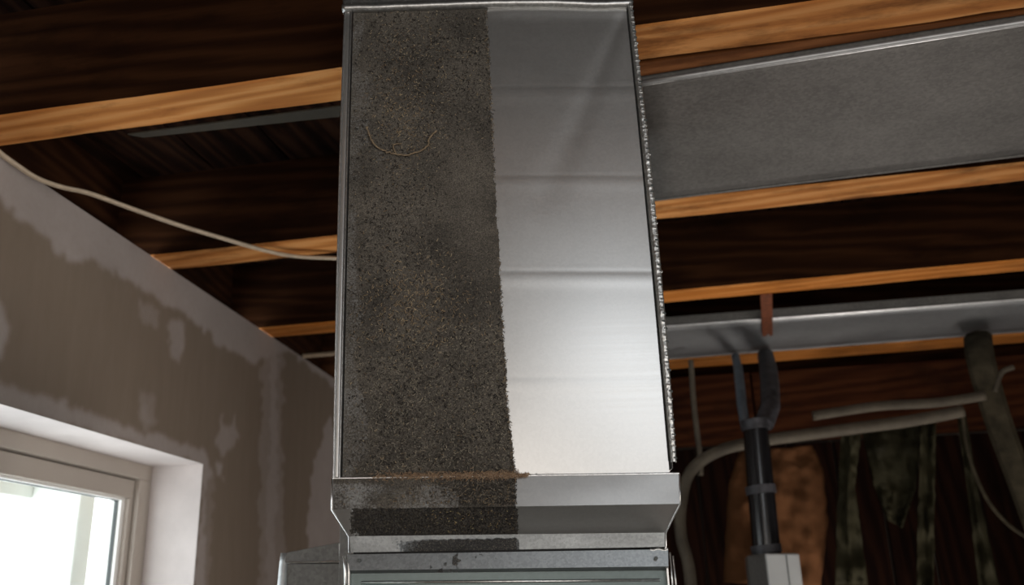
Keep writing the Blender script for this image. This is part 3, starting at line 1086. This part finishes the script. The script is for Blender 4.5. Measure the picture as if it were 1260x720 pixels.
# strip of the same metal along the joist, left of the upright duct
a, c = jl(160, 166), jl(440, 128)
a, c, d, e_ = (a[0], 1.262), (c[0], 1.262), (c[0], 1.296), (a[0] + .02, 1.278)
st = MB().hexa([JF @ Vector((q[0], q[1], ZJ - .003)) for q in (a, c, d, e_)], [JF @ Vector((q[0], q[1], ZJ - .0005)) for q in (a, c, d, e_)])
o = st.build('metal_strip', m_plain('grey_green_strip', (.024, .019, .011), .75, .1, .2, 30, .1), None, JF @ Matrix.Translation((a[0], a[1], ZJ)))
tag(o, 'narrow grey-green metal strip nailed along the joist left of the upright duct', 'strip')

# ------------------------------------------------------------------ farther flat duct with rusty strap
far = thing('far_flat_duct', JF @ Matrix.Translation((.8, 2.8, ZJ)), 'pale narrow flat duct behind the third joist, a rusty strap over it', 'duct')
n0, n1_, f0_, f1_ = jl(820, 402), jl(1260, 368.5), jl(825, 441), jl(1260, 407.5)
xa, xb = n0[0] - .35, 4.2
gy0, gy1 = (lambda x: ext(n0, n1_, x)), (lambda x: min(3.16, ext(f0_, f1_, x)))
xsn = [xa + (xb - xa) * k / 30 for k in range(31)]
MB().grid([[JF @ Vector((x, gy0(x) + (gy1(x) - gy0(x)) * u / 6, ZJ)) for x in xsn] for u in range(7)]).build('bottom_panel', MGL, far, smooth=True, thick=.001)
MB().grid([[JF @ Vector((x, gy0(x), z)) for x in xsn] for z in (ZJ, ZJ + .03)]).build('side_panel', MGT, far, thick=.001)
MB().grid([[JF @ Vector((x, gy1(x), z)) for x in xsn] for z in (ZJ, ZJ + .03)]).build('side_panel', MGT, far, thick=.001)
MB().tube([JF @ Vector((x, gy0(x), ZJ)) for x in xsn], .004, 8).build('rolled_edge', MEDGE, far, smooth=True)
MB().tube([JF @ Vector((x, gy1(x), ZJ)) for x in xsn], .003, 8).build('rolled_edge', MGL, far, smooth=True)
strap = thing('hanger_strap', tuple(atz(943, 390, ZJ)), 'short rusty brown strap hooked over the near edge of the farther flat duct', 'strap')
sa, sb = jl(937, 392), jl(948, 391)
sc_, sd = jl(938, 412, ZJ - .004), jl(949, 411, ZJ - .004)
xm = (sa[0] + sb[0]) / 2
yl = sc_[1]
wS = .016
pth = [(2.495, ZJ - .0035), (2.53, ZJ - .005), (gy0(xm) - .01, ZJ - .010), (yl, ZJ - .010)]
dxs = (jl(943, 412)[0] - jl(942, 380)[0]) / (jl(943, 412)[1] - jl(942, 380)[1])
xq = jl(943.5, 412)[0]
rows = [[JF @ Vector((xq + sx + (y_ - yl) * dxs, y_, z_)) for sx in (-wS, -wS * .5, 0, wS * .5, wS)] for y_, z_ in pth]
MB().grid(rows).build('strap_band', M_RUST, strap, thick=.003)
q = JF @ Vector((xq, yl - .02, ZJ - .011))
MB().tube([q, q + Vector((0, 0, -.004))], .005, 10).build('rivet', MG, strap)

a, c = jl(372, 430), jl(440, 434)
o = MB().tube([JF @ Vector((a[0], 2.66, ZJ - .02)), JF @ Vector((c[0] + .2, 2.66, ZJ - .02))], .007, 10).build('thin_pipe', M_CABLE, None, JF @ Matrix.Translation((a[0], 2.66, ZJ - .02)), smooth='auto')
tag(o, 'short pale pipe under the joists, lowest piece seen left of the upright duct', 'pipe')

# ------------------------------------------------------------------ cable at upper left
cp = [(-12, 178, 2.352), (2, 190, 2.345), (20, 203, 2.338), (45, 219, 2.333), (75, 230, 2.33), (110, 238, 2.33), (160, 256, 2.33), (220, 277, 2.33), (280, 295, 2.332), (325, 308, 2.333), (365, 315.5, 2.333), (415, 318, 2.333), (470, 320, 2.333)]
pts = [atz(a, c, z) for a, c, z in cp]
g = MB().tube(spline(pts, 8), .0068, 10, flat=.6)
o = g.build('electrical_cable', M_CABLE, None, Matrix.Translation(Vector(pts[4])), smooth=True)
tag(o, 'thin beige electrical cable sagging from the drywall corner to the upright duct', 'cable')

# ------------------------------------------------------------------ dim things in the background on the right
def at(x, y, s):
    """point on the plane that lies at distance s in the joist frame"""
    P0 = JF @ Vector((0, s, 0))
    n = JF.to_3x3() @ Vector((0, 1, 0))
    return on(x, y, P0, n)


def ray_tube(name, pts, s, r, mat, label, cat, n=12, group=None):
    ps = [atz(a, c, ZJ - .001) if c == 436 else at(a, c, s if not hasattr(s, '__len__') else s[i]) for i, (a, c) in enumerate(pts)]
    sp = spline(ps, 8)
    rr = r if not isinstance(r, (list, tuple)) else list(np.interp(np.linspace(0, len(r) - 1, len(sp)), range(len(r)), r))
    o = MB().tube(sp, rr, n).build(name, mat, None, Matrix.Translation(Vector(ps[-1])), smooth=True)
    return tag(o, label, cat, group)


def px2m(p, s): return p / F * s * 1.0


ray_tube('bent_hose', [(852, 900), (850, 720), (838, 660), (838, 620), (850, 580), (885, 555), (935, 543), (1000, 534), (1060, 526), (1120, 518), (1185, 506)],
         2.75, .017, M_HOSE, 'thick grey hose rising beside the upright duct and bending off to the right', 'hose')
ray_tube('straight_hose', [(1000, 512), (1080, 500), (1150, 496), (1212, 487)], 2.8, .014, M_HOSE, 'straight grey hose above the bent one, ending at the leaning post', 'hose')
ray_tube('thin_conduit', [(850, 443), (854, 500), (861, 560), (862, 585)], 2.99, .009, M_HOSE, 'thin pale conduit hanging close beside the right seam of the upright duct', 'conduit')
post = thing('leaning_post', tuple(at(1260, 800, 2.95)), 'leaning olive-grey post at the far right with a small hook', 'post')
ps = spline([atz(1203, 414, 2.325)] + [at(a, c, 2.92) for a, c in ((1206, 440), (1218, 485), (1236, 540), (1262, 610), (1330, 800))], 8)
MB().tube(ps, list(np.linspace(.042, .033, len(ps))), 8, flat=.5).build('pole', M_POST, post, smooth='auto')
MB().tube(spline([at(a, c, 2.9) for a, c in ((1224, 482), (1228, 468), (1234, 457), (1247, 452))], 5), .008, 8).build('hook', M_HOSE, post, smooth=True)

# black flue into a grey box
flue = thing('black_flue_pipe', tuple(at(944, 684, 2.6)), 'glossy black pipe with couplings rising out of the pale grey box', 'pipe')
SF = 2.6
ps = [at(944, 684, SF), at(936, 600, SF), at(929, 520, SF)]
MB().tube(ps, [.036, .036, .034], 20).build('pipe', M_BLACK, flue, smooth='auto')
for a, c, h, r in ((936, 603, 10, .0405), (929.5, 523, 12, .039), (943, 676, 10, .040)):
    MB().tube([at(a + h * .09, c + h / 2, SF), at(a - h * .09, c - h / 2, SF)], r, 20).build('coupling', M_BLACKM, flue, smooth='auto')
MB().tube([at(918, 528, SF), at(913, 500, 2.63), at(910, 470, 2.74), at(908, 452, 2.86), atz(905, 439, 2.330)], .014, 14).build('upper_tube', M_BLUE, flue, smooth='auto', label='blue-grey tube')
MB().tube([at(940, 522, SF), at(948, 500, 2.63), at(947, 470, 2.74), at(945, 452, 2.86), atz(942, 438, 2.320)], .027, 14).build('upper_tube', M_BLACKM, flue, smooth='auto', label='mottled dark tube')
bxo = thing('grey_unit_box', tuple(at(955, 760, SF)), 'pale grey metal box at the foot of the black pipe, lower right', 'box')
a, c, d = at(921, 682, SF - .07), at(941, 681, SF - .1), at(983, 681, SF - .1)
bk = np.array(JF.to_3x3() @ Vector((0, .22, 0)))
dn = np.array([0, 0, -1.0])
r_ = at(992, 683, SF + .02)
MB().hexa([c, d, d + dn, c + dn], [c + bk, d + bk, d + bk + dn, c + bk + dn]).build('front_panel', M_BOX, bxo, bevel=.004)
MB().hexa([a + bk * .3, c, c + dn, a + bk * .3 + dn], [a + bk, c + bk * .95, c + bk * .95 + dn, a + bk + dn]).build('side_panel', MGT, bxo, bevel=.004)
mid = c + (d - c) * .62
MB().tube([mid + np.array([0, -.001, -.004]), mid + np.array([0, -.001, 0]) + dn * .9], .0015, 6).build('seam', M_GASK, bxo)


def sheet(name, outline_l, outline_r, s, amp, mat, label, cat, nx=26, ny=40, seed=0, fold=5, group=None, bulge=0):
    """a creased hanging sheet between two side curves (view x, y) from top to bottom"""
    rows = []
    for i in range(ny + 1):
        t_ = i / ny * (len(outline_l) - 1)
        k = min(int(t_), len(outline_l) - 2)
        f_ = t_ - k
        l = np.array(outline_l[k]) * (1 - f_) + np.array(outline_l[k + 1]) * f_
        r = np.array(outline_r[k]) * (1 - f_) + np.array(outline_r[k + 1]) * f_
        row = []
        for j in range(nx + 1):
            u = j / nx
            q = l + (r - l) * u
            d = amp * (math.sin(u * fold * math.pi + seed + nz(t_, u * 2, seed) * 2) * .5 + nz(q[0] / 22, q[1] / 30, seed, 4) * 1.1) - bulge * math.sin(math.pi * u)
            q = q + np.array([nz(i * .35, j, seed + 9) * 1.0 if j in (0, nx) else 0, 0])
            row.append(at(q[0], q[1], s + d))
        rows.append(row)
    ctr = at(*outline_l[-1], s)
    o = MB().grid(rows).build(name, mat, None, Matrix.Translation(Vector(ctr)), smooth=True, thick=.002)
    return tag(o, label, cat, group)


sheet('kraft_insulation', [(910, 556), (897, 590), (893, 640), (890, 716)], [(1000, 548), (1014, 580), (1019, 640), (1010, 724)], 3.0, .022, M_KRAFT,
      'crumpled brown paper-faced insulation hanging behind the black pipe', 'insulation', seed=3, fold=3, bulge=.06)
sheet('plastic_sheet', [(1036, 532), (1031, 600), (1028, 720)], [(1060, 532), (1052, 600), (1068, 720)], 2.95, .03, M_POLY,
      'narrow grimy plastic strip hanging just right of the brown insulation', 'sheet', nx=10, seed=1, fold=2)
sheet('plastic_sheet', [(1060, 530), (1076, 600), (1092, 640)], [(1133, 522), (1128, 600), (1110, 650)], 3.0, .03, M_POLY,
      'wide grimy plastic flap tapering to a point under the bent hose', 'sheet', nx=18, seed=2, fold=3)
sheet('plastic_sheet', [(1134, 520), (1130, 620), (1128, 730)], [(1152, 518), (1150, 620), (1148, 730)], 2.95, .03, M_POLY,
      'straight narrow plastic strip hanging down to the bottom edge', 'sheet', nx=8, seed=5, fold=2)
sheet('plastic_sheet', [(1178, 508), (1190, 600), (1206, 730)], [(1188, 506), (1204, 600), (1232, 730)], 2.95, .025, M_POLY,
      'slanting narrow plastic strip nearest the leaning post', 'sheet', nx=8, seed=7, fold=2)
ray_tube('slack_cord', [(1184, 512), (1192, 560), (1212, 610), (1240, 645), (1275, 668)], 2.9, .006, M_POST, 'slack thin cord curving down towards the right edge', 'cord', 8)
